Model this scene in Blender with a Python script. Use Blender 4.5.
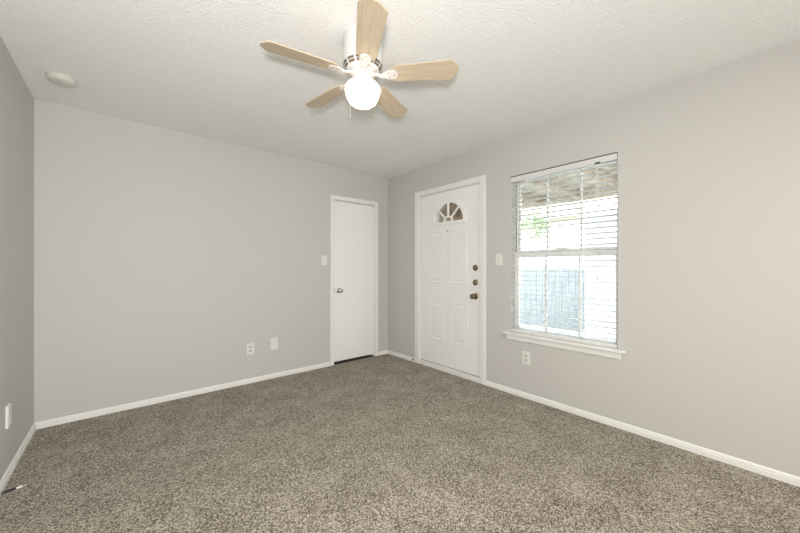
import bpy, bmesh, math, random
from mathutils import Vector, Matrix
random.seed(7)
PI = math.pi
C = bpy.context.scene.collection
S = bpy.context.scene
for o in list(bpy.data.objects):
    bpy.data.objects.remove(o)

# ------------------------------------------------------------------ camera, sky, sun, lights, exposure
YAW = math.radians(40.29)
cd = bpy.data.cameras.new('camera')
cam = bpy.data.objects.new('camera', cd)
C.objects.link(cam)
cam.location = (0, 0, 1.1916)
cam.rotation_euler = (PI / 2, 0, -YAW)
cd.sensor_width = 36
cd.lens = 36 * 326.3 / 800
cd.shift_y = 1.56 / 800
cd.clip_start = 0.02
S.camera = cam

S.view_settings.view_transform = 'Standard'
S.view_settings.look = 'None'
S.view_settings.gamma = 1
S.view_settings.use_curve_mapping = False
S.view_settings.exposure = 0.10

w = bpy.data.worlds.new('sky')
S.world = w
w.use_nodes = True
bg = w.node_tree.nodes['Background']
bg.inputs[0].default_value = (0.78, 0.89, 1.0, 1)
bg.inputs[1].default_value = 7.0


def light(name, kind, loc, energy, color, **kw):
    l = bpy.data.lights.new(name, kind)
    l.energy = energy
    l.color = color
    for k, v in kw.items():
        setattr(l, k, v)
    o = bpy.data.objects.new(name, l)
    o.location = loc
    C.objects.link(o)
    return o


sun = light('sun', 'SUN', (0, 0, 8), 25.0, (1.0, 0.95, 0.86), angle=0.01)
sun.rotation_euler = Vector((1.0, -0.18, -0.78)).to_track_quat('-Z', 'Y').to_euler()
# flash held just behind the camera
flash = light('camera_flash', 'AREA', (-0.22, -0.30, 1.25), 53, (1.0, 0.993, 0.985), shape='DISK', size=0.2)
flash.rotation_euler = (PI / 2 + math.radians(10), 0, -YAW + math.radians(20))
# added fill disk under the ceiling behind the camera, no fitting there
rear = light('rear_fill_disk', 'AREA', (1.15, -1.5, 2.36), 36, (1.0, 0.93, 0.82), shape='DISK', size=0.45)
# added fill panel in front of the closed rear wall, no opening there
back_fill = light('rear_fill_panel', 'AREA', (1.4, -2.3, 1.2), 24, (1.0, 0.99, 0.97), shape='RECTANGLE', size=1.8, size_y=2.0)
back_fill.rotation_euler = (PI / 2, 0, 0)

# ------------------------------------------------------------------ materials
def new_mat(name):
    m = bpy.data.materials.new(name)
    m.use_nodes = True
    nt = m.node_tree
    return m, nt, nt.nodes, nt.links, nt.nodes['Principled BSDF']


def simple(name, col, rough=0.5, metal=0.0, spec=0.5, noise=0.0, nscale=20, bump=0.0, bscale=200, bdist=0.001):
    m, nt, N, L, P = new_mat(name)
    P.inputs['Base Color'].default_value = (*col, 1)
    P.inputs['Roughness'].default_value = rough
    P.inputs['Metallic'].default_value = metal
    P.inputs['Specular IOR Level'].default_value = spec
    tc = N.new('ShaderNodeTexCoord')
    if noise:
        n = N.new('ShaderNodeTexNoise')
        n.inputs['Scale'].default_value = nscale
        n.inputs['Detail'].default_value = 3
        L.new(tc.outputs['Object'], n.inputs['Vector'])
        r = N.new('ShaderNodeValToRGB')
        r.color_ramp.elements[0].position = 0.3
        r.color_ramp.elements[1].position = 0.7
        r.color_ramp.elements[0].color = (*[c * (1 - noise) for c in col], 1)
        r.color_ramp.elements[1].color = (*[min(1, c * (1 + noise)) for c in col], 1)
        L.new(n.outputs['Fac'], r.inputs['Fac'])
        L.new(r.outputs['Color'], P.inputs['Base Color'])
    if bump:
        n2 = N.new('ShaderNodeTexNoise')
        n2.inputs['Scale'].default_value = bscale
        n2.inputs['Detail'].default_value = 2
        L.new(tc.outputs['Object'], n2.inputs['Vector'])
        b = N.new('ShaderNodeBump')
        b.inputs['Strength'].default_value = bump
        b.inputs['Distance'].default_value = bdist
        L.new(n2.outputs['Fac'], b.inputs['Height'])
        L.new(b.outputs['Normal'], P.inputs['Normal'])
    return m


def carpet_mat():
    """cut pile: every twisted tuft a small cell of its own tone, with soft larger blotches"""
    m, nt, N, L, P = new_mat('carpet')

    def math_node(op, a, b):
        n = N.new('ShaderNodeMath'); n.operation = op
        for i, v in enumerate((a, b)):
            if isinstance(v, (int, float)):
                n.inputs[i].default_value = v
            else:
                L.new(v, n.inputs[i])
        return n.outputs[0]

    tc = N.new('ShaderNodeTexCoord')
    tuft = N.new('ShaderNodeTexVoronoi'); tuft.inputs['Scale'].default_value = 195; tuft.inputs['Randomness'].default_value = 1.0
    mid = N.new('ShaderNodeTexNoise'); mid.inputs['Scale'].default_value = 60; mid.inputs['Detail'].default_value = 3
    big = N.new('ShaderNodeTexNoise'); big.inputs['Scale'].default_value = 4.5; big.inputs['Detail'].default_value = 4; big.inputs['Roughness'].default_value = 0.6
    for n in (tuft, mid, big):
        L.new(tc.outputs['Object'], n.inputs['Vector'])
    sep = N.new('ShaderNodeSeparateColor')
    L.new(tuft.outputs['Color'], sep.inputs[0])
    f = math_node('MULTIPLY', sep.outputs[0], 1.15)
    f = math_node('ADD', f, math_node('MULTIPLY', mid.outputs['Fac'], 0.35))
    f = math_node('ADD', f, math_node('MULTIPLY', big.outputs['Fac'], 0.62))
    f = math_node('SUBTRACT', f, 0.60)
    r = N.new('ShaderNodeValToRGB')
    e = r.color_ramp.elements
    e[0].position = 0.0; e[0].color = (0.085, 0.066, 0.045, 1)
    e[1].position = 1.0; e[1].color = (0.60, 0.55, 0.455, 1)
    a = e.new(0.5); a.color = (0.285, 0.247, 0.192, 1)
    L.new(f, r.inputs['Fac'])
    L.new(r.outputs['Color'], P.inputs['Base Color'])
    b = N.new('ShaderNodeBump'); b.inputs['Strength'].default_value = 0.6; b.inputs['Distance'].default_value = 0.006
    L.new(math_node('SUBTRACT', 1.0, tuft.outputs['Distance']), b.inputs['Height'])
    L.new(b.outputs['Normal'], P.inputs['Normal'])
    P.inputs['Roughness'].default_value = 0.95
    P.inputs['Specular IOR Level'].default_value = 0.05
    P.inputs['Sheen Weight'].default_value = 0.15
    return m


def ceiling_mat():
    m, nt, N, L, P = new_mat('ceiling_texture')
    tc = N.new('ShaderNodeTexCoord')
    n = N.new('ShaderNodeTexNoise'); n.inputs['Scale'].default_value = 75; n.inputs['Detail'].default_value = 3
    L.new(tc.outputs['Object'], n.inputs['Vector'])
    r = N.new('ShaderNodeValToRGB')
    r.color_ramp.elements[0].position = 0.42; r.color_ramp.elements[1].position = 0.62
    L.new(n.outputs['Fac'], r.inputs['Fac'])
    b = N.new('ShaderNodeBump'); b.inputs['Strength'].default_value = 0.5; b.inputs['Distance'].default_value = 0.004
    L.new(r.outputs['Color'], b.inputs['Height'])
    L.new(b.outputs['Normal'], P.inputs['Normal'])
    P.inputs['Base Color'].default_value = (0.90, 0.90, 0.89, 1)
    P.inputs['Roughness'].default_value = 0.9
    P.inputs['Specular IOR Level'].default_value = 0.1
    return m


def wood_mat(name, dark, lightc, scale=(3, 40, 40), rough=0.45):
    m, nt, N, L, P = new_mat(name)
    tc = N.new('ShaderNodeTexCoord')
    mp = N.new('ShaderNodeMapping'); mp.inputs['Scale'].default_value = scale
    L.new(tc.outputs['Object'], mp.inputs['Vector'])
    n = N.new('ShaderNodeTexNoise'); n.inputs['Scale'].default_value = 1.6; n.inputs['Detail'].default_value = 5
    L.new(mp.outputs['Vector'], n.inputs['Vector'])
    r = N.new('ShaderNodeValToRGB')
    r.color_ramp.elements[0].position = 0.33; r.color_ramp.elements[0].color = (*dark, 1)
    r.color_ramp.elements[1].position = 0.66; r.color_ramp.elements[1].color = (*lightc, 1)
    L.new(n.outputs['Fac'], r.inputs['Fac'])
    L.new(r.outputs['Color'], P.inputs['Base Color'])
    P.inputs['Roughness'].default_value = rough
    return m


def glass_mat(name='pane_glass', tint=(0.95, 0.98, 0.97)):
    m, nt, N, L, P = new_mat(name)
    N.remove(P)
    out = N['Material Output']
    t = N.new('ShaderNodeBsdfTransparent'); t.inputs[0].default_value = (*tint, 1)
    g = N.new('ShaderNodeBsdfGlossy'); g.inputs['Roughness'].default_value = 0.02
    f = N.new('ShaderNodeFresnel'); f.inputs[0].default_value = 1.45
    x = N.new('ShaderNodeMixShader')
    L.new(f.outputs[0], x.inputs[0]); L.new(t.outputs[0], x.inputs[1]); L.new(g.outputs[0], x.inputs[2])
    L.new(x.outputs[0], out.inputs[0])
    return m


def globe_mat():
    m, nt, N, L, P = new_mat('lit_globe')
    P.inputs['Base Color'].default_value = (0.9, 0.88, 0.84, 1)
    P.inputs['Roughness'].default_value = 0.2
    P.inputs['Emission Color'].default_value = (1.0, 0.76, 0.50, 1)
    P.inputs['Emission Strength'].default_value = 2.6
    return m


def blind_mat():
    m, nt, N, L, P = new_mat('white_blind_vinyl')
    P.inputs['Base Color'].default_value = (0.93, 0.93, 0.91, 1)
    P.inputs['Roughness'].default_value = 0.4
    tc = N.new('ShaderNodeTexCoord')
    n = N.new('ShaderNodeTexNoise'); n.inputs['Scale'].default_value = 60
    L.new(tc.outputs['Object'], n.inputs['Vector'])
    b = N.new('ShaderNodeBump'); b.inputs['Strength'].default_value = 0.02
    L.new(n.outputs['Fac'], b.inputs['Height']); L.new(b.outputs['Normal'], P.inputs['Normal'])
    t = N.new('ShaderNodeBsdfTranslucent'); t.inputs[0].default_value = (0.93, 0.95, 0.94, 1)
    x = N.new('ShaderNodeMixShader'); x.inputs[0].default_value = 0.32
    L.new(P.outputs[0], x.inputs[1]); L.new(t.outputs[0], x.inputs[2])
    L.new(x.outputs[0], N['Material Output'].inputs['Surface'])
    return m


M = dict(
    wall=simple('greige_paint', (0.586, 0.573, 0.549), 0.75, spec=0.25, bump=0.12, bscale=90, bdist=0.002),
    ceiling=ceiling_mat(), carpet=carpet_mat(),
    trim=simple('white_trim_paint', (0.84, 0.835, 0.81), 0.4, bump=0.03, bscale=60),
    door=simple('white_door_paint', (0.88, 0.875, 0.86), 0.28, bump=0.02, bscale=50),
    detector=simple('aged_plastic', (0.66, 0.64, 0.59), 0.45, bump=0.01),
    plate=simple('white_plastic', (0.78, 0.77, 0.74), 0.35, bump=0.01),
    plate_dark=simple('slot_dark', (0.10, 0.095, 0.09), 0.6, bump=0.01),
    ivory=simple('receptacle_plastic', (0.62, 0.60, 0.58), 0.4, bump=0.01),
    nickel=simple('satin_nickel', (0.55, 0.53, 0.50), 0.25, 1.0, noise=0.04),
    brass=simple('antique_brass', (0.30, 0.255, 0.18), 0.25, 1.0, noise=0.06),
    black=simple('black_rubber', (0.012, 0.012, 0.012), 0.5, noise=0.1),
    fanwhite=simple('white_enamel', (0.70, 0.69, 0.67), 0.3, bump=0.01),
    motor_dark=simple('motor_dark', (0.26, 0.19, 0.13), 0.7, noise=0.1),
    blade=wood_mat('pale_maple', (0.48, 0.385, 0.270), (0.60, 0.50, 0.365), (4, 60, 60)),
    globe=globe_mat(),
    chain=simple('chain_metal', (0.75, 0.72, 0.66), 0.35, 0.8, noise=0.05),
    blind=blind_mat(),
    vinyl=simple('white_window_vinyl', (0.88, 0.88, 0.86), 0.35, bump=0.01),
    gasket_shade=simple('gasket_and_gap_shade', (0.06, 0.06, 0.06), 0.6, noise=0.1),  # dark rubber parts, also strips that stand in for shaded gaps
    cord=simple('white_cord', (0.80, 0.79, 0.76), 0.7, noise=0.03),
    glass=glass_mat(),
    dimmed=glass_mat('dimming_glass', (0.50, 0.44, 0.36)),  # dimness of the fanlight view put into the glass colour
    concrete=simple('concrete', (0.52, 0.51, 0.49), 0.9, noise=0.12, nscale=6, bump=0.2, bscale=40, bdist=0.004),
    fence=wood_mat('weathered_fence', (0.27, 0.28, 0.29), (0.40, 0.41, 0.41), (20, 20, 1.5), 0.85),
    porchwood=wood_mat('porch_wood', (0.34, 0.28, 0.21), (0.62, 0.54, 0.44), (3, 14, 14), 0.8),
    rafter=wood_mat('rafter_wood', (0.22, 0.17, 0.12), (0.42, 0.33, 0.25), (3, 14, 14), 0.8),
    siding=simple('white_siding', (0.82, 0.81, 0.78), 0.7, noise=0.04, nscale=4),
    beige=simple('beige_siding', (0.66, 0.58, 0.45), 0.8, noise=0.06, nscale=4),
    shingle=simple('shingle', (0.22, 0.19, 0.17), 0.9, noise=0.2, nscale=15),
    leaf=simple('leaf', (0.25, 0.32, 0.19), 0.6, noise=0.35, nscale=8),
    darkleaf=simple('dark_leaf', (0.035, 0.042, 0.022), 0.6, noise=0.5, nscale=2),
    bark=simple('bark', (0.14, 0.10, 0.07), 0.9, noise=0.3, nscale=30),
    connector=simple('white_connector', (0.85, 0.86, 0.84), 0.3, noise=0.02),
    clearcap=simple('clear_cap', (0.42, 0.41, 0.39), 0.25, noise=0.03),
    dark_room=simple('closet_paint', (0.25, 0.24, 0.22), 0.9, noise=0.03),
)

# ------------------------------------------------------------------ mesh helpers
class MB:
    def __init__(s):
        s.v = []; s.f = []

    def add(s, verts, faces):
        n = len(s.v)
        s.v += [tuple(p) for p in verts]
        s.f += [tuple(i + n for i in f) for f in faces]
        return s

    def box(s, x0, x1, y0, y1, z0, z1):
        x0, x1 = sorted((x0, x1)); y0, y1 = sorted((y0, y1)); z0, z1 = sorted((z0, z1))
        v = [(x, y, z) for x in (x0, x1) for y in (y0, y1) for z in (z0, z1)]
        return s.add(v, [(0, 1, 3, 2), (4, 6, 7, 5), (0, 4, 5, 1), (2, 3, 7, 6), (0, 2, 6, 4), (1, 5, 7, 3)])

    def lathe(s, prof, n=32, mtx=None, skip=None):
        mtx = mtx or Matrix()
        v = []; f = []
        for (r, z) in prof:
            for k in range(n):
                a = 2 * PI * k / n
                v.append(mtx @ Vector((r * math.cos(a), r * math.sin(a), z)))
        for i in range(len(prof) - 1):
            for k in range(n):
                if skip and skip(i, k):
                    continue
                k2 = (k + 1) % n
                f.append((i * n + k, i * n + k2, (i + 1) * n + k2, (i + 1) * n + k))
        if prof[0][0] > 1e-6:
            f.append(tuple(range(n - 1, -1, -1)))
        if prof[-1][0] > 1e-6:
            f.append(tuple((len(prof) - 1) * n + k for k in range(n)))
        return s.add(v, f)

    def tube(s, pts, r, n=8):
        pts = [Vector(p) for p in pts]
        v = []; f = []
        up = Vector((0.13, 0.21, 0.97))
        for i, p in enumerate(pts):
            t = (pts[min(i + 1, len(pts) - 1)] - pts[max(i - 1, 0)]).normalized()
            a = t.cross(up)
            if a.length < 1e-3:
                a = t.cross(Vector((1, 0, 0)))
            a.normalize()
            b = t.cross(a).normalized()
            rr = r[i] if isinstance(r, (list, tuple)) else r
            for k in range(n):
                q = 2 * PI * k / n
                v.append(p + rr * (math.cos(q) * a + math.sin(q) * b))
        for i in range(len(pts) - 1):
            for k in range(n):
                k2 = (k + 1) % n
                f.append((i * n + k, i * n + k2, (i + 1) * n + k2, (i + 1) * n + k))
        f.append(tuple(range(n - 1, -1, -1)))
        f.append(tuple((len(pts) - 1) * n + k for k in range(n)))
        return s.add(v, f)

    def prism(s, outline, z0, z1, mtx=None):
        mtx = mtx or Matrix()
        n = len(outline)
        v = [mtx @ Vector((x, y, z0)) for x, y in outline] + [mtx @ Vector((x, y, z1)) for x, y in outline]
        f = [tuple(range(n - 1, -1, -1)), tuple(range(n, 2 * n))]
        for k in range(n):
            k2 = (k + 1) % n
            f.append((k, k2, n + k2, n + k))
        return s.add(v, f)

    def sweep(s, profile, a, b, out, up=Vector((0, 0, 1))):
        """profile [(distance out, height)] extruded from a to b."""
        a = Vector(a); b = Vector(b); out = Vector(out)
        n = len(profile)
        v = [a + out * d + up * h for d, h in profile] + [b + out * d + up * h for d, h in profile]
        f = [tuple(range(n - 1, -1, -1)), tuple(range(n, 2 * n))]
        for k in range(n):
            k2 = (k + 1) % n
            f.append((k, k2, n + k2, n + k))
        return s.add(v, f)

    def build(s, name, mat, parent=None, bevel=0.0, smooth=False, seg=2, loc=None):
        me = bpy.data.meshes.new(name)
        off = Vector(loc) if loc is not None else Vector((0, 0, 0))
        me.from_pydata([tuple(Vector(p) - off) for p in s.v], [], s.f)
        bm = bmesh.new(); bm.from_mesh(me)
        bmesh.ops.recalc_face_normals(bm, faces=bm.faces)
        bm.to_mesh(me); bm.free()
        me.materials.append(M[mat] if isinstance(mat, str) else mat)
        o = bpy.data.objects.new(name, me)
        o.location = off
        C.objects.link(o)
        if parent:
            o.parent = parent
        if bevel:
            md = o.modifiers.new('bevel', 'BEVEL'); md.width = bevel; md.segments = seg; md.limit_method = 'ANGLE'; md.angle_limit = math.radians(40)
        if smooth:
            for p in me.polygons:
                p.use_smooth = True
            me.set_sharp_from_angle(angle=math.radians(smooth if smooth is not True else 40))
        return o


def tag(o, label=None, cat=None, group=None, kind=None):
    if label: o['label'] = label
    if cat: o['category'] = cat
    if group: o['group'] = group
    if kind: o['kind'] = kind
    return o


def thing(name, loc, label, cat, group=None, kind=None):
    o = bpy.data.objects.new(name, None)
    o.empty_display_size = 0.05
    o.location = loc
    C.objects.link(o)
    return tag(o, label, cat, group, kind)


def local(o, root):
    """the part was built in room coordinates: keep it there under its thing"""
    o.location = Vector(o.location) - Vector(root.location)
    return o


def plate2d(outer, holes, thick, mtx):
    """flat outline with holes, extruded: returns (verts, faces) in room coordinates"""
    cu = bpy.data.curves.new('outline', 'CURVE')
    cu.dimensions = '2D'
    cu.fill_mode = 'BOTH'
    cu.extrude = thick / 2
    for pts in [outer] + holes:
        sp = cu.splines.new('POLY')
        sp.points.add(len(pts) - 1)
        for p, (x, y) in zip(sp.points, pts):
            p.co = (x, y, 0, 1)
        sp.use_cyclic_u = True
    ob = bpy.data.objects.new('outline', cu)
    C.objects.link(ob)
    dg = bpy.context.evaluated_depsgraph_get()
    me = bpy.data.meshes.new_from_object(ob.evaluated_get(dg))
    v = [mtx @ p.co for p in me.vertices]
    f = [tuple(p.vertices) for p in me.polygons]
    bpy.data.objects.remove(ob); bpy.data.curves.remove(cu); bpy.data.meshes.remove(me)
    return v, f


def arc(cx, cy, r, a0, a1, n):
    return [(cx + r * math.cos(a0 + (a1 - a0) * k / n), cy + r * math.sin(a0 + (a1 - a0) * k / n)) for k in range(n + 1)]


# ------------------------------------------------------------------ room shell
XL, XR, YB, YR, H, T = -0.504, 2.819, 3.588, -2.5, 2.44, 0.16
WY0, WY1, WZ0, WZ1 = 0.809, 1.693, 0.575, 2.062        # window opening
DY0, DY1, DZ1 = 2.019, 2.961, 2.093                     # entry door opening
CX0, CX1, CZ1 = 1.963, 2.600, 2.045                     # closet door opening


def struct(name, mb, mat, label, cat, **kw):
    o = mb.build(name, mat, **kw)
    return tag(o, label, cat, kind='structure')


struct('floor', MB().box(XL - T, XR + 0.05, YR - T, YB + 0.75, -0.12, 0), 'carpet', 'speckled greige brown cut pile carpet covering the whole floor', 'floor')
struct('ceiling', MB().box(XL - T, XR + T, YR - T, YB + 0.75, H, H + 0.14), 'ceiling', 'white textured ceiling with orange peel finish', 'ceiling')
struct('wall_left', MB().box(XL - T, XL, YR - T, YB + T, 0, H), 'wall', 'greige painted wall at the left edge', 'wall')
b = MB()
b.box(XL, CX0, YB, YB + T, 0, H).box(CX1, XR, YB, YB + T, 0, H).box(CX0, CX1, YB, YB + T, CZ1, H)
struct('wall_back', b, 'wall', 'wide greige painted wall holding the closet door', 'wall')
b = MB()
b.box(XR, XR + T, DY1, YB + T, 0, H).box(XR, XR + T, DY0, DY1, DZ1, H).box(XR, XR + T, WY1, DY0, 0, H)
b.box(XR, XR + T, WY0, WY1, 0, WZ0).box(XR, XR + T, WY0, WY1, WZ1, H).box(XR, XR + T, YR - T, WY0, 0, H)
struct('wall_right', b, 'wall', 'greige painted wall holding the entry door and window', 'wall')
b = MB()
b.box(XL, XR, YR - T, YR, 0, H)
struct('wall_rear', b, 'wall', 'greige wall behind the camera', 'wall')
b = MB()
b.box(CX0 - 0.3, CX0 - 0.26, YB + T, YB + 0.75, 0, H).box(CX1 + 0.26, CX1 + 0.3, YB + T, YB + 0.75, 0, H)
b.box(CX0 - 0.3, CX1 + 0.3, YB + 0.71, YB + 0.75, 0, H)
struct('wall_closet', b, 'dark_room', 'unlit closet walls behind the narrow flush door', 'wall')

BP = [(0, 0), (0.014, 0), (0.014, 0.026), (0.0115, 0.0285), (0.006, 0.029), (0.006, 0.033), (0.009, 0.0335), (0.009, 0.038), (0.005, 0.046), (0, 0.049)]
struct('baseboard_left', MB().sweep(BP, (XL, YR, 0), (XL, YB, 0), (1, 0, 0)), 'trim', 'white baseboard along the left wall', 'baseboard')
b = MB().sweep(BP, (XL, YB, 0), (1.921, YB, 0), (0, -1, 0)).sweep(BP, (2.642, YB, 0), (XR, YB, 0), (0, -1, 0))
struct('baseboard_back', b, 'trim', 'white baseboard along the back wall', 'baseboard')
b = MB().sweep(BP, (XR, YB, 0), (XR, 3.023, 0), (-1, 0, 0)).sweep(BP, (XR, 1.967, 0), (XR, YR, 0), (-1, 0, 0))
struct('baseboard_right', b, 'trim', 'white baseboard along the right wall', 'baseboard')

# ------------------------------------------------------------------ closet door (back wall)
d = thing('door_1', (2.285, YB, 0), 'narrow flush white closet door in the back wall, closed', 'door', kind='structure')
cw = 0.050
b = MB()
b.box(CX0 + 0.008 - cw, CX0 + 0.008, YB - 0.017, YB, 0, CZ1 - 0.008 + cw)
b.box(CX1 - 0.008, CX1 - 0.008 + cw, YB - 0.017, YB, 0, CZ1 - 0.008 + cw)
b.box(CX0 + 0.008, CX1 - 0.008, YB - 0.017, YB, CZ1 - 0.008, CZ1 - 0.008 + cw)
local(b.build('casing', 'trim', d, bevel=0.005), d)
b = MB()
b.box(CX0, CX0 + 0.012, YB, YB + T, 0, CZ1).box(CX1 - 0.012, CX1, YB, YB + T, 0, CZ1).box(CX0 + 0.012, CX1 - 0.012, YB, YB + T, CZ1 - 0.012, CZ1)
b.box(CX0 + 0.012, CX0 + 0.024, YB + 0.045, YB + 0.08, 0, CZ1 - 0.012).box(CX1 - 0.024, CX1 - 0.012, YB + 0.045, YB + 0.08, 0, CZ1 - 0.012)
b.box(CX0 + 0.024, CX1 - 0.024, YB + 0.045, YB + 0.08, CZ1 - 0.024, CZ1 - 0.012)
local(b.build('jamb', 'trim', d), d)
local(MB().box(CX0 + 0.012, CX1 - 0.012, YB + 0.002, YB + 0.20, 0.0, 0.005).build('threshold', 'gasket_shade', d), d)  # dark strip standing in for the shade under the slab, no real threshold
sl = local(MB().box(CX0 + 0.021, CX1 - 0.014, YB + 0.008, YB + 0.043, 0.031, CZ1 - 0.017).build('door_slab', 'door', d, bevel=0.002), d)


def knob(root, loc, out, mat, scale=1.0, name='door_knob'):
    q = Vector((0, 0, 1)).rotation_difference(Vector(out)).to_matrix().to_4x4()
    mt = Matrix.Translation(loc) @ q @ Matrix.Scale(scale, 4)
    pr = [(0.0, 0), (0.033, 0), (0.033, 0.004), (0.028, 0.008), (0.013, 0.011), (0.011, 0.028), (0.017, 0.036), (0.025, 0.044), (0.0275, 0.053), (0.025, 0.062), (0.017, 0.067), (0.0, 0.068)]
    return local(MB().lathe(pr, 28, mt).build(name, mat, root, smooth=True), root)


k = knob(d, (2.047, YB + 0.008, 0.913), (0, -1, 0), 'nickel')
tag(k, 'round satin nickel knob')
local(MB().box(CX0 + 0.004, CX0 + 0.020, YB - 0.001, YB + 0.008, 0.885, 0.941).build('strike_plate', 'nickel', d), d)
for z in (0.30, 1.05, 1.80):
    h = MB().lathe([(0, -0.045), (0.0055, -0.045), (0.0055, 0.045), (0, 0.045)], 12, Matrix.Translation((CX1 - 0.012, YB - 0.003, z)))
    local(h.build('hinge', 'trim', d, smooth=True), d)

# ------------------------------------------------------------------ entry door (right wall)
d = thing('door_2', (XR, 2.489, 0), 'white panelled entry door with fanlight in the right wall', 'door', kind='structure')
cw = 0.066
b = MB()
b.box(XR - 0.017, XR, DY0 + 0.014 - cw, DY0 + 0.014, 0, DZ1 - 0.012 + cw - 0.006)
b.box(XR - 0.017, XR, DY1 - 0.014, DY1 - 0.014 + cw + 0.01, 0, DZ1 - 0.012 + cw - 0.006)
b.box(XR - 0.017, XR, DY0 + 0.014, DY1 - 0.014, DZ1 - 0.012, DZ1 - 0.012 + cw - 0.006)
local(b.build('casing', 'trim', d, bevel=0.005), d)
b = MB()
b.box(XR, XR + T, DY0, DY0 + 0.016, 0, DZ1).box(XR, XR + T, DY1 - 0.016, DY1, 0, DZ1).box(XR, XR + T, DY0 + 0.016, DY1 - 0.016, DZ1 - 0.016, DZ1)
b.box(XR + 0.06, XR + 0.11, DY0 + 0.016, DY0 + 0.03, 0, DZ1 - 0.016).box(XR + 0.06, XR + 0.11, DY1 - 0.03, DY1 - 0.016, 0, DZ1 - 0.016)
local(b.build('jamb', 'trim', d), d)
local(MB().box(XR - 0.012, XR + T, DY0 + 0.016, DY1 - 0.016, 0, 0.054).build('threshold', 'trim', d, bevel=0.004), d)
# slab with half-round cut-out: outline in (y, z), extruded along x
SX = XR + 0.008
toYZ = Matrix(((0, 0, 1, 0), (1, 0, 0, 0), (0, 1, 0, 0), (0, 0, 0, 1)))
sy0, sy1, sz0, sz1 = DY0 + 0.021, DY1 - 0.021, 0.061, DZ1 - 0.021
fc, fz, fr = 2.475, 1.718, 0.222
hole = arc(fc, fz, fr, 0, PI, 32)
v, f = plate2d([(sy0, sz0), (sy1, sz0), (sy1, sz1), (sy0, sz1)], [hole], 0.042, Matrix.Translation((SX + 0.021, 0, 0)) @ toYZ)
slab = local(MB().add(v, f).build('door_slab', 'door', d), d)
# embossed panels: raised moulding ring and raised field
for (y0, y1) in ((2.541, 2.768), (2.209, 2.436)):
    for (z0, z1) in ((1.013, 1.625), (0.342, 0.805)):
        p = MB()
        rings = [(0.0, 0.0), (0.006, 0.0034), (0.014, 0.0034), (0.024, 0.0005), (0.034, 0.0005), (0.05, 0.0036)]
        vv = []; ff = []
        for (ins, hgt) in rings:
            vv += [(SX - hgt, y0 + ins, z0 + ins), (SX - hgt, y1 - ins, z0 + ins), (SX - hgt, y1 - ins, z1 - ins), (SX - hgt, y0 + ins, z1 - ins)]
        for i in range(len(rings) - 1):
            for q in range(4):
                q2 = (q + 1) % 4
                ff.append((i * 4 + q, i * 4 + q2, i * 4 + 4 + q2, i * 4 + 4 + q))
        e = (len(rings) - 1) * 4
        ff.append((e, e + 1, e + 2, e + 3))
        p.add(vv, ff)
        local(p.build('door_panel', 'door', d), d)
# fanlight frame: half ring, base bar, three spokes, hub
fro = fr + 0.034
outer = arc(fc, fz, fro, 0, PI, 40)
outer = [(fc + fro, fz - 0.032)] + outer + [(fc - fro, fz - 0.032)]
holes = []
hub = 0.070
for k in range(4):
    a0 = PI * k / 4; a1 = PI * (k + 1) / 4
    hw = 0.0095
    e0 = math.asin(hw / fr); e1 = math.asin(hw / hub)
    if k == 0:
        pts = arc(fc, fz, fr - 0.006, 0.02, a1 - e0, 12) + list(reversed(arc(fc, fz, hub, 0.05, a1 - e1, 6)))
    elif k == 3:
        pts = arc(fc, fz, fr - 0.006, a0 + e0, PI - 0.02, 12) + list(reversed(arc(fc, fz, hub, a0 + e1, PI - 0.05, 6)))
    else:
        pts = arc(fc, fz, fr - 0.006, a0 + e0, a1 - e0, 12) + list(reversed(arc(fc, fz, hub, a0 + e1, a1 - e1, 6)))
    holes.append(pts)
holes.append(arc(fc, fz + 0.006, 0.048, 0.05, PI - 0.05, 14))
v, f = plate2d(outer, holes, 0.018, Matrix.Translation((SX - 0.009, 0, 0)) @ toYZ)
ff_ = local(MB().add(v, f).build('fanlight_frame', 'vinyl', d, bevel=0.003), d)
v, f = plate2d(arc(fc, fz, fr - 0.001, 0, PI, 32), [], 0.006, Matrix.Translation((SX + 0.022, 0, 0)) @ toYZ)
g = local(MB().add(v, f).build('pane', 'dimmed', d), d)
local(MB().box(SX + 0.003, SX + 0.036, sy0, sy1, 0.0545, 0.0615).build('sill_shade_strip', 'gasket_shade', d), d)  # dark strip filling the gap over the sill, paints its shade
# hardware
pv = Matrix.Translation((SX, 2.495, 1.615)) @ Vector((0, 0, 1)).rotation_difference(Vector((-1, 0, 0))).to_matrix().to_4x4()
local(MB().lathe([(0, 0), (0.009, 0), (0.009, 0.003), (0.006, 0.004), (0, 0.0035)], 16, pv).build('peephole', 'brass', d, smooth=True), d)
tag(knob(d, (SX, 2.106, 0.896), (-1, 0, 0), 'brass', 1.05), 'round aged brass knob')
for z in (1.040, 1.195):
    mt = Matrix.Translation((SX, 2.106, z)) @ Vector((0, 0, 1)).rotation_difference(Vector((-1, 0, 0))).to_matrix().to_4x4()
    dl = local(MB().lathe([(0, 0), (0.032, 0), (0.032, 0.006), (0.027, 0.014), (0.020, 0.017), (0, 0.018)], 28, mt).build('deadbolt', 'brass', d, smooth=True), d)
    if z < 1.1:
        tl = MB().box(SX - 0.034, SX - 0.016, 2.106 - 0.006, 2.106 + 0.006, z - 0.020, z + 0.020).build('thumb_turn', 'brass', dl, bevel=0.003)
for z in (0.25, 1.06, 1.88):
    h = MB().lathe([(0, -0.05), (0.006, -0.05), (0.006, 0.05), (0, 0.05)], 12, Matrix.Translation((SX - 0.004, DY1 - 0.018, z)))
    local(h.build('hinge', 'trim', d, smooth=True), d)

# ------------------------------------------------------------------ window (right wall)
wd = thing('window_1', (XR, (WY0 + WY1) / 2, WZ0), 'double hung white vinyl window in the right wall', 'window', kind='structure')
FX0, FX1 = XR + 0.072, XR + 0.145


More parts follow.
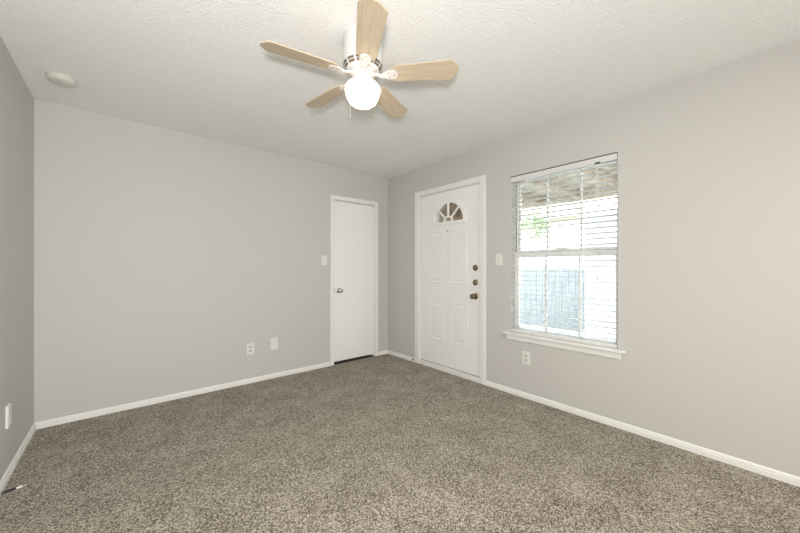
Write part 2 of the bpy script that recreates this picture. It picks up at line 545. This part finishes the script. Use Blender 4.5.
def ring(mb, x0, x1, y0, y1, z0, z1, ww, wb=None, wt=None):
    wb = wb or ww
    wt = wt or ww
    mb.box(x0, x1, y0, y0 + ww, z0, z1).box(x0, x1, y1 - ww, y1, z0, z1)
    mb.box(x0, x1, y0 + ww, y1 - ww, z0, z0 + wb).box(x0, x1, y0 + ww, y1 - ww, z1 - wt, z1)
    return mb


local(ring(MB(), FX0, FX1, WY0, WY1, WZ0 + 0.012, WZ1, 0.014, 0.010, 0.012).build('window_frame', 'vinyl', wd, bevel=0.003), wd)
ZM = 1.327
for nm, x0, z0, z1 in (('upper_sash', FX0 + 0.038, ZM - 0.032, WZ1 - 0.012), ('lower_sash', FX0 + 0.006, WZ0 + 0.023, ZM + 0.032)):
    y0, y1 = WY0 + 0.0145, WY1 - 0.0145
    s_ = local(ring(MB(), x0, x0 + 0.028, y0, y1, z0, z1, 0.022, *((0.050, 0.022) if nm == 'upper_sash' else (0.022, 0.058))).build(nm, 'vinyl', wd, bevel=0.003), wd)
    mb = MB()
    for q in (1, 2):
        yy = y0 + (y1 - y0) * q / 3
        mb.box(x0 + 0.008, x0 + 0.020, yy - 0.0085, yy + 0.0085, z0 + 0.02, z1 - 0.02)
    m_ = mb.build('muntin', 'vinyl', s_)
    g_ = MB().box(x0 + 0.012, x0 + 0.016, y0 + 0.018, y1 - 0.018, z0 + 0.018, z1 - 0.018).build('pane', 'glass', s_)
local(MB().box(FX0 - 0.0015, FX0 + 0.004, WY1 - 0.020, WY1 - 0.013, ZM + 0.02, WZ1 - 0.03).build('sash_track', 'gasket_shade', wd), wd)
local(MB().box(FX0 - 0.006, FX0 + 0.008, 1.197, 1.297, ZM + 0.028, ZM + 0.043).build('sash_lock', 'vinyl', wd, bevel=0.003), wd)
b = MB().box(XR - 0.045, FX0 + 0.01, WY0, WY1, WZ0 - 0.010, WZ0 + 0.012).box(XR - 0.045, XR, WY0 - 0.056, WY0, WZ0 - 0.010, WZ0 + 0.012).box(XR - 0.045, XR, WY1, WY1 + 0.058, WZ0 - 0.010, WZ0 + 0.012)
local(b.build('window_stool', 'trim', wd, bevel=0.006), wd)
local(MB().sweep([(0, 0), (0.011, 0.004), (0.017, 0.014), (0.017, 0.058), (0, 0.058)], (XR, WY0 - 0.022, WZ0 - 0.068), (XR, WY1 + 0.034, WZ0 - 0.068), (-1, 0, 0)).build('apron', 'trim', wd), wd)

# ------------------------------------------------------------------ blind
bl = thing('window_blind', (XR + 0.03, (WY0 + WY1) / 2, WZ0 + 0.012), 'white horizontal slat blind lowered and tilted open across the window', 'blind')
by0, by1 = WY0 + 0.004, WY1 - 0.004
bx0, bx1 = XR - 0.003, XR + 0.050
hz0, hz1 = 2.006, 2.0525
b = MB().box(bx0, bx0 + 0.003, by0, by1, hz0, hz1).box(bx1 - 0.003, bx1, by0, by1, hz0, hz1).box(bx0 + 0.003, bx1 - 0.003, by0, by1, hz0, hz0 + 0.003)
b.box(bx0 + 0.003, bx1 - 0.003, by0, by0 + 0.003, hz0 + 0.003, hz1).box(bx0 + 0.003, bx1 - 0.003, by1 - 0.003, by1, hz0 + 0.003, hz1)
local(b.build('headrail', 'blind', bl, bevel=0.001), bl)
local(MB().box(bx0 + 0.003, bx1, by0, by1, hz1, hz1 + 0.0085).build('gap_shade_strip', 'gasket_shade', bl), bl)  # dark strip that paints the shadow gap above the headrail
br0, br1 = WZ0 + 0.014, WZ0 + 0.040
local(MB().box(XR, XR + 0.049, by0, by1, br0, br1).build('bottom_rail', 'blind', bl, bevel=0.004), bl)
b = MB()
ns = 32
tilt = math.radians(3)
cx = XR + 0.024
for i in range(ns):
    z = br1 + 0.030 + (hz0 - 0.022 - br1 - 0.030) * i / (ns - 1)
    top = []; bot = []
    for q in range(5):
        u = (q / 4 - 0.5) * 0.048
        crown = 0.0022 * (1 - (2 * q / 4 - 1) ** 2)
        dx = u * math.cos(tilt); dz = -u * math.sin(tilt) + crown
        top.append((cx + dx, z + dz + 0.0013)); bot.append((cx + dx, z + dz - 0.0013))
    prof = bot + top[::-1]
    n = len(prof)
    vv = [(x, by0 + 0.002, zz) for x, zz in prof] + [(x, by1 - 0.002, zz) for x, zz in prof]
    ff = [tuple(range(n - 1, -1, -1)), tuple(range(n, 2 * n))] + [(k_, (k_ + 1) % n, n + (k_ + 1) % n, n + k_) for k_ in range(n)]
    b.add(vv, ff)
local(b.build('slat_panel', 'blind', bl, smooth=35), bl)
for yy in (WY0 + 0.145, (WY0 + WY1) / 2, WY1 - 0.075):
    b = MB()
    for xx in (cx - 0.026, cx + 0.026):
        b.tube([(xx, yy, hz0 + 0.002), (xx, yy, br1 - 0.002)], 0.0011, 6)
    local(b.build('ladder_cord', 'cord', bl), bl)
lc = MB()
for dy in (-0.005, 0.005):
    lc.tube([(bx0 - 0.004, 0.943 + dy, hz0 + 0.004), (bx0 - 0.006, 0.943 + dy * 0.8, 1.7), (bx0 - 0.006, 0.943, 1.13)], 0.0012, 6)
lc = local(lc.build('lift_cord', 'cord', bl), bl)
ts = MB().lathe([(0, 0), (0.0035, 0), (0.006, 0.004), (0.0045, 0.020), (0.0025, 0.036), (0, 0.037)], 12, Matrix.Translation((bx0 - 0.006, 0.943, 1.095))).build('tassel', 'ivory', lc, smooth=True)
local(MB().box(bx0 - 0.008, bx0 + 0.002, 0.926, 0.960, hz0 - 0.003, hz0 + 0.009).build('cord_lock', 'gasket_shade', bl, bevel=0.001), bl)
tm = local(MB().box(bx0 - 0.004, bx0 + 0.012, 1.545, 1.592, hz0 - 0.026, hz0 + 0.002).build('tilt_mechanism', 'ivory', bl, bevel=0.003), bl)
for yy in (1.555, 1.582):
    c_ = MB().tube([(bx0 - 0.005, yy, hz0 - 0.02), (bx0 - 0.006, yy, 1.45)], 0.0011, 6).build('tilt_cord', 'cord', tm)

# ------------------------------------------------------------------ ceiling fan
FXc, FYc = 0.9936, 1.486
fan = thing('ceiling_fan', (FXc, FYc, H), 'white five-blade ceiling fan with pale wood blades and a lit globe', 'ceiling fan')
tr = Matrix.Translation((FXc, FYc, 0))
ZB = 2.235
KF = 1.0246


def fs(p):
    return [(r * KF, min(H, KF * z - 0.0417)) for r, z in p]


prof = [(0.0, H), (0.098, H), (0.1035, H - 0.012), (0.1045, H - 0.06), (0.1045, H - 0.150), (0.1015, H - 0.164), (0.0965, H - 0.174), (0.0945, H - 0.177), (0.087, H - 0.187), (0.084, H - 0.190), (0.072, H - 0.197), (0.0715, H - 0.193), (0.066, H - 0.194), (0.0655, H - 0.200), (0.055, H - 0.204), (0.0, H - 0.204)]
hs = local(MB().lathe(fs(prof), 60, tr, skip=lambda i, k: (i in (5, 7)) and (k % 5) != 0).build('motor_housing', 'fanwhite', fan, smooth=50), fan)
co = MB().lathe(fs([(0, H - 0.085), (0.095, H - 0.085), (0.095, H - 0.160), (0.078, H - 0.186), (0, H - 0.186)]), 40, tr).build('motor_core', 'motor_dark', hs, smooth=40)
local(MB().lathe(fs([(0, H - 0.203), (0.050, H - 0.203), (0.056, H - 0.206), (0.057, H - 0.214), (0.052, H - 0.219), (0, H - 0.219)]), 40, tr).build('blade_hub', 'fanwhite', fan, smooth=40), fan)
local(MB().lathe(fs([(0, H - 0.218), (0.046, H - 0.218), (0.048, H - 0.222), (0.049, H - 0.236), (0.056, H - 0.242), (0.057, H - 0.252), (0, H - 0.254)]), 40, tr).build('light_fitter', 'fanwhite', fan, smooth=40), fan)
gp = [(0.0, 2.190), (0.050, 2.190), (0.064, 2.185), (0.081, 2.174), (0.091, 2.160), (0.094, 2.147), (0.0915, 2.130), (0.084, 2.106), (0.072, 2.084), (0.054, 2.070), (0.028, 2.064), (0.0, 2.063)]
gl = local(MB().lathe(fs(gp), 48, tr).build('lamp_globe', 'globe', fan, smooth=60), fan)
tag(gl, 'glowing white glass globe')
# pull chain
b = MB()
for i in range(29):
    zc = H - 0.235 - i * 0.0062
    b.lathe([(0, -0.0024), (0.0017, -0.0014), (0.0022, 0), (0.0017, 0.0014), (0, 0.0024)], 8, Matrix.Translation((FXc - 0.049, FYc + 0.047, zc)))
zc = H - 0.235 - 29 * 0.0062
b.lathe([(0, -0.010), (0.0022, -0.009), (0.0026, -0.004), (0.0016, 0.003), (0, 0.004)], 10, Matrix.Translation((FXc - 0.049, FYc + 0.047, zc)))
local(b.build('pull_chain', 'chain', fan, smooth=True), fan)
# blades
half = [(0.150, 0.030), (0.160, 0.044), (0.175, 0.050), (0.30, 0.0555), (0.462, 0.0620), (0.474, 0.0575), (0.503, 0.018)]
half = [(r * KF, yv * KF) for r, yv in half]
outl = half + [(r, -yv) for r, yv in reversed(half)]
armo = [(0.112, 0.010), (0.122, 0.022), (0.140, 0.0285), (0.165, 0.0295), (0.178, 0.024), (0.186, 0.012), (0.188, 0.0)]
armo = [(r * KF, yv * KF) for r, yv in armo]
armo = armo + [(r, -yv) for r, yv in reversed(armo[:-1])]
PITCH = math.radians(-13)
blade_me = None
parts0 = []
for k in range(5):
    ang = math.radians(97.16 + 72 * k)
    if k == 0:
        pm = Matrix.Rotation(PITCH, 4, 'X')
        bd = MB().prism(outl, 0, 0.0065, pm).build('fan_blade', 'blade', None, bevel=0.0018)
        am = MB().prism(armo, -0.0055, 0.0, pm)
        path = [(0.048, 0, 0.008), (0.068, 0, 0.007), (0.085, 0, 0.001), (0.100, 0, -0.003), (0.122, 0, -0.003)]
        vv = []; ff = []
        for i, (r, _, z) in enumerate(path):
            hw = (0.014, 0.010, 0.008, 0.010, 0.014)[i]
            tl = PITCH * i / 4
            for sy, sz in ((-hw, -0.0045), (hw, -0.0045), (hw, 0.0045), (-hw, 0.0045)):
                vv.append((r, sy * math.cos(tl) - sz * math.sin(tl), z + sy * math.sin(tl) + sz * math.cos(tl)))
        for i in range(4):
            for q in range(4):
                q2 = (q + 1) % 4
                ff.append((i * 4 + q, i * 4 + q2, i * 4 + 4 + q2, i * 4 + 4 + q))
        ff += [(3, 2, 1, 0), (16, 17, 18, 19)]
        am.add(vv, ff)
        ar = am.build('blade_arm', 'fanwhite', None, bevel=0.002, smooth=40)
        scw = []
        for (r, yv) in ((0.145, 0.014), (0.145, -0.014), (0.173, 0)):
            sc = MB().lathe([(0, -0.0085), (0.003, -0.0082), (0.0045, -0.0065), (0.0045, -0.0050), (0, -0.0050)], 10, pm @ Matrix.Translation((r, yv, 0)))
            scw.append(sc.build('screw', 'nickel', ar, smooth=True))
        arms = (bd, ar, scw)
    else:
        bd = arms[0].copy(); C.objects.link(bd)
        ar = arms[1].copy(); C.objects.link(ar)
        for sc in arms[2]:
            s2 = sc.copy(); C.objects.link(s2); s2.parent = ar
    for o in (bd, ar):
        o.parent = fan
        o.location = (0, 0, ZB - H)
        o.rotation_euler = (0, 0, ang)

# ------------------------------------------------------------------ smoke detector
sd = thing('smoke_detector', (-0.308, 3.071, H), 'round white smoke detector on the ceiling near the left corner', 'smoke detector')
tr = Matrix.Translation((-0.308, 3.071, 0))
local(MB().lathe([(0, H), (0.074, H), (0.074, H - 0.008), (0.070, H - 0.010), (0, H - 0.010)], 48, tr).build('mounting_plate', 'detector', sd, smooth=40), sd)
cvr = local(MB().lathe([(0, H - 0.010), (0.070, H - 0.010), (0.071, H - 0.022), (0.066, H - 0.031), (0.054, H - 0.036), (0.030, H - 0.038), (0, H - 0.038)], 48, tr).build('cover', 'detector', sd, smooth=40), sd)
tb = MB().lathe([(0, H - 0.036), (0.014, H - 0.036), (0.013, H - 0.0405), (0, H - 0.041)], 24, Matrix.Translation((-0.298, 3.041, 0))).build('test_button', 'ivory', cvr, smooth=40)

# ------------------------------------------------------------------ wall plates
def frame_for(wall, p):
    """matrix: local x along the wall, y up, z out of the wall"""
    if wall == 'back':
        return Matrix.Translation((p[0], YB, p[1])) @ Matrix(((1, 0, 0, 0), (0, 0, -1, 0), (0, 1, 0, 0), (0, 0, 0, 1)))
    if wall == 'right':
        return Matrix.Translation((XR, p[0], p[1])) @ Matrix(((0, 0, -1, 0), (-1, 0, 0, 0), (0, 1, 0, 0), (0, 0, 0, 1)))
    return Matrix.Translation((XL, p[0], p[1])) @ Matrix(((0, 0, 1, 0), (1, 0, 0, 0), (0, 1, 0, 0), (0, 0, 0, 1)))


def rrect(wd_, ht, r=0.004, cx=0, cy=0):
    pts = []
    for sx, sy, a in ((1, 1, 0), (-1, 1, PI / 2), (-1, -1, PI), (1, -1, 1.5 * PI)):
        pts += arc(cx + sx * (wd_ / 2 - r), cy + sy * (ht / 2 - r), r, a, a + PI / 2, 4)
    return pts


def cover_plate(root, mt, wd_, ht):
    return local(MB().prism(rrect(wd_, ht), 0, 0.006, mt).build('cover_plate', 'plate', root, bevel=0.0022), root)


def screw(root, mt, x, y, z=0.006):
    q = mt @ Matrix.Translation((x, y, z))
    local(MB().lathe([(0, -0.001), (0.0032, -0.001), (0.0030, 0.0008), (0, 0.0012)], 10, q).build('screw', 'ivory', root, smooth=True), root)


def outlet(wall, p, label, wd_=0.073, ht=0.116):
    mt = frame_for(wall, p)
    r = thing('wall_outlet', mt.translation, label, 'outlet', 'electrical outlets around the room')
    cover_plate(r, mt, wd_, ht)
    for sy in (-1, 1):
        o = local(MB().prism(rrect(0.034, 0.029, 0.010, 0, sy * 0.020), 0.004, 0.0085, mt).build('receptacle', 'ivory', r, bevel=0.001), r)
        s = MB()
        for sx, hh in ((-0.0065, 0.009), (0.0065, 0.0075)):
            s.prism(rrect(0.0028, hh, 0.0006, sx, sy * 0.020 + 0.003), 0.0080, 0.0089, mt)
        s.prism(arc(0, sy * 0.020 - 0.008, 0.003, 0, 2 * PI * 11 / 12, 11), 0.0080, 0.0089, mt)
        s = s.build('slot', 'plate_dark', o)
    screw(r, mt, 0, 0)
    return r


def switch(wall, p, label):
    mt = frame_for(wall, p)
    r = thing('light_switch', mt.translation, label, 'light switch', 'light switches by the doors')
    cover_plate(r, mt, 0.073, 0.118)
    local(MB().box(-0.005, 0.005, -0.012, 0.012, 0.004, 0.0075).add([], []).build('toggle_slot', 'ivory', r), r)
    o = r.children[-1]
    o.data.transform(mt)
    t = MB().add([mt @ Vector(q) for q in ((-0.0045, -0.002, 0.006), (0.0045, -0.002, 0.006), (0.0045, 0.009, 0.006), (-0.0045, 0.009, 0.006), (-0.0035, 0.007, 0.019), (0.0035, 0.007, 0.019), (0.0035, 0.012, 0.018), (-0.0035, 0.012, 0.018))],
                 [(0, 1, 2, 3), (4, 5, 6, 7), (0, 1, 5, 4), (1, 2, 6, 5), (2, 3, 7, 6), (3, 0, 4, 7)])
    local(t.build('toggle', 'plate', r, bevel=0.001), r)
    for sy in (-1, 1):
        screw(r, mt, 0, sy * 0.030)
    return r


outlet('back', (1.004, 0.354), 'white electrical outlet low on the back wall beside the blank plate')
outlet('right', (1.534, 0.367), 'white electrical outlet low on the wall under the window')
mt = frame_for('left', (2.852, 0.352))
wb = thing('wall_box', mt.translation, 'thick white wall plate low on the left wall', 'wall plate')
local(MB().prism(rrect(0.068, 0.126, 0.003), 0, 0.011, mt).build('box_body', 'plate', wb, bevel=0.002), wb)
local(MB().prism(rrect(0.058, 0.114, 0.003), 0.011, 0.013, mt).build('cover_plate', 'plate', wb, bevel=0.001), wb)
for sy in (-1, 1):
    screw(wb, mt, 0, sy * 0.042, 0.013)
switch('back', (1.842, 1.285), 'white toggle light switch on the back wall left of the closet door')
switch('right', (1.816, 1.274), 'white toggle light switch between the entry door and window')
mt = frame_for('back', (1.248, 0.371))
bp = thing('blank_wall_plate', mt.translation, 'plain blank white wall plate right of the back wall outlet', 'wall plate')
cover_plate(bp, mt, 0.080, 0.128)
for sy in (-1, 1):
    screw(bp, mt, 0, sy * 0.042)

# ------------------------------------------------------------------ door stop, cable
ds = thing('door_stop', (XR - 0.014, 3.046, 0.034), 'small brown door stop on the baseboard left of the entry door', 'door stop')
q = Matrix.Translation((XR - 0.014, 3.046, 0.034)) @ Vector((0, 0, 1)).rotation_difference(Vector((-1, 0, 0))).to_matrix().to_4x4()
local(MB().lathe([(0, 0), (0.010, 0), (0.010, 0.003), (0.0055, 0.005), (0.0055, 0.012), (0, 0.012)], 16, q).build('shaft', 'brass', ds, smooth=40), ds)
local(MB().lathe([(0, 0.012), (0.0085, 0.012), (0.0085, 0.019), (0, 0.020)], 16, q).build('bumper_tip', 'bark', ds, smooth=40), ds)

cb = thing('coaxial_cable', (-0.43, 2.676, 0), 'black cable with white connector lying on the carpet by the left wall', 'cable')
pts = [(-0.434, 2.675, 0.006), (-0.452, 2.671, 0.0055), (-0.472, 2.665, 0.0045), (-0.4895, 2.660, 0.004)]
pt2 = [(-0.440, 2.674, 0.0095), (-0.456, 2.674, 0.010), (-0.472, 2.672, 0.010), (-0.4895, 2.669, 0.010)]


def smooth_path(p, n=6):
    p = [Vector(q) for q in p]
    out = []
    for i in range(len(p) - 1):
        a, b_, c, e = p[max(i - 1, 0)], p[i], p[i + 1], p[min(i + 2, len(p) - 1)]
        for j in range(n):
            t = j / n
            out.append(0.5 * ((2 * b_) + (c - a) * t + (2 * a - 5 * b_ + 4 * c - e) * t * t + (3 * b_ - a - 3 * c + e) * t ** 3))
    out.append(p[-1])
    return out


local(MB().tube(smooth_path(pts), 0.0034, 8).build('wire', 'black', cb, smooth=True), cb)
local(MB().tube(smooth_path(pt2), 0.0026, 8).build('wire', 'black', cb, smooth=True), cb)
cn = local(MB().tube([(-0.440, 2.6735, 0.007), (-0.4185, 2.679, 0.007)], 0.0058, 12).build('connector', 'connector', cb, bevel=0.001), cb)
tag(cn, 'white connector')
local(MB().tube([(-0.4185, 2.679, 0.007), (-0.401, 2.683, 0.007)], 0.0048, 12).build('end_cap', 'clearcap', cb), cb)

# ------------------------------------------------------------------ outside
GZ = -0.16
struct('ground', MB().box(XR + 0.06, 22, -8, 16, GZ - 0.1, GZ), 'concrete', 'pale concrete patio outside the window', 'ground')
struct('roof', MB().box(XL - 0.6, XR + 0.3, YR - 1, YB + 1.6, H + 0.20, H + 0.5), 'shingle', 'house roof over the room', 'roof')
pc = thing('patio_cover', (4.2, 2.6, GZ), 'brown wooden patio cover seen through the top of the window', 'patio cover')
PX0, PX1, PY0, PY1, PZ = XR + T + 0.005, 5.55, 0.2, 6.5, 2.42
local(MB().box(PX0, PX1, PY0, PY1, PZ, PZ + 0.06).build('roof_deck', 'porchwood', pc), pc)
yv = PY0 + 0.05
while yv < PY1:
    local(MB().box(PX0, PX1 - 0.04, yv, yv + 0.04, PZ - 0.13, PZ).build('rafter', 'rafter', pc), pc)
    yv += 0.61
local(MB().box(PX1 - 0.04, PX1, PY0, PY1, PZ - 0.16, PZ).build('fascia_board', 'porchwood', pc), pc)
for yv in (0.30, 5.7):
    local(MB().box(PX1 - 0.14, PX1 - 0.05, yv, yv + 0.09, GZ, PZ - 0.13).build('post', 'rafter', pc), pc)

fe = thing('fence', (7.2, 4, GZ), 'weathered grey board fence beyond the patio, seen through the blind', 'fence')
b = MB()
yv = -3.0
while yv < 10:
    hh = 1.72 + random.uniform(-0.008, 0.008)
    b.box(7.2, 7.218, yv, yv + 0.135, GZ + 0.03, hh - 0.05)
    yv += 0.142
local(b.build('board_panel', 'fence', fe), fe)
b = MB()
for z in (0.1, 0.8, 1.5):
    b.box(7.218, 7.26, -3, 10, z, z + 0.09)
local(b.build('rail', 'fence', fe), fe)
for yv in (-3, -0.6, 1.8, 4.2, 6.6, 9.0):
    local(MB().box(7.26, 7.35, yv, yv + 0.09, GZ, 1.6).build('post', 'fence', fe), fe)

sh = thing('garden_shed', (6.3, 1.2, GZ), 'white sided shed at the right beyond the patio, seen through the blind', 'shed')
b = MB()
for i in range(18):
    z = GZ + i * 0.125
    b.sweep([(0, 0), (0.016, 0), (0.004, 0.125), (0, 0.125)], (6.05, -1.6, z), (6.05, 2.22, z), (-1, 0, 0))
b.box(6.05, 7.0, -1.6, 2.22, GZ, 2.09)
local(b.build('wall', 'siding', sh), sh)
local(MB().prism([(5.9, 2.05), (7.1, 2.05), (7.1, 2.12), (6.5, 2.42), (5.9, 2.12)], -1.7, 2.30, Matrix(((1, 0, 0, 0), (0, 0, 1, 0), (0, 1, 0, 0), (0, 0, 0, 1)))).build('roof', 'siding', sh), sh)

nh = thing('neighbour_house', (12, 5.5, GZ), 'beige house far beyond the fence, seen through the blind', 'house')
local(MB().box(11.5, 16, 3.2, 8.2, GZ, 2.9).build('wall', 'beige', nh), nh)
local(MB().prism([(11.2, 2.9), (16.3, 2.9), (13.75, 4.4)], 2.9, 8.5, Matrix(((1, 0, 0, 0), (0, 0, 1, 0), (0, 1, 0, 0), (0, 0, 0, 1)))).build('roof', 'shingle', nh), nh)

tt = thing('tree', (9.6, 8.8, GZ), 'large dark tree added beyond the fence to cover bright sky in the door fanlight', 'tree')  # added tree, shaped to block bright sky behind the fanlight
local(MB().tube([(9.6, 8.8, GZ), (9.65, 8.85, 1.0), (9.5, 8.7, 2.2), (9.6, 8.9, 3.6)], [0.16, 0.13, 0.10, 0.05], 10).build('trunk', 'bark', tt, smooth=True), tt)
b = MB()
for i in range(5200):
    while True:
        p = Vector((random.uniform(-1, 1), random.uniform(-1, 1), random.uniform(-1, 1)))
        if p.length < 1:
            break
    c_ = Vector((9.4 + 1.6 * p.x, 8.9 + 2.0 * p.y, 2.9 + 2.1 * p.z))
    a = random.uniform(0, 2 * PI); t_ = random.uniform(-0.8, 0.8)
    u = Vector((math.cos(a), math.sin(a), t_)).normalized() * 0.15
    v_ = u.cross(Vector((random.uniform(-1, 1), random.uniform(-1, 1), 1))).normalized() * 0.07
    b.add([c_ - u, c_ - v_, c_ + u, c_ + v_], [(0, 1, 2, 3)])
local(b.build('foliage', 'darkleaf', tt), tt)

bu = thing('bush', (8.60, 4.40, GZ), 'pale green leafy bush rising above the fence top, seen through the blind', 'bush')
b = MB()
for i in range(5):
    a = i * 1.3
    b.tube([(8.60, 4.40, GZ), (8.60 + 0.1 * math.cos(a), 4.40 + 0.1 * math.sin(a), 1.2), (8.60 + 0.25 * math.cos(a), 4.40 + 0.25 * math.sin(a), 1.9)], [0.02, 0.014, 0.006], 6)
local(b.build('stem', 'bark', bu), bu)
b = MB()
for i in range(700):
    while True:
        p = Vector((random.uniform(-1, 1), random.uniform(-1, 1), random.uniform(-1, 1)))
        if p.length < 1:
            break
    c_ = Vector((8.60 + 0.38 * p.x, 4.40 + 0.36 * p.y, 2.36 + 0.42 * p.z))
    a = random.uniform(0, 2 * PI); t_ = random.uniform(-0.8, 0.8)
    u = Vector((math.cos(a), math.sin(a), t_)).normalized() * 0.055
    v_ = u.cross(Vector((random.uniform(-1, 1), random.uniform(-1, 1), 1))).normalized() * 0.022
    b.add([c_ - u, c_ - v_, c_ + u, c_ + v_], [(0, 1, 2, 3)])
local(b.build('foliage', 'leaf', bu), bu)
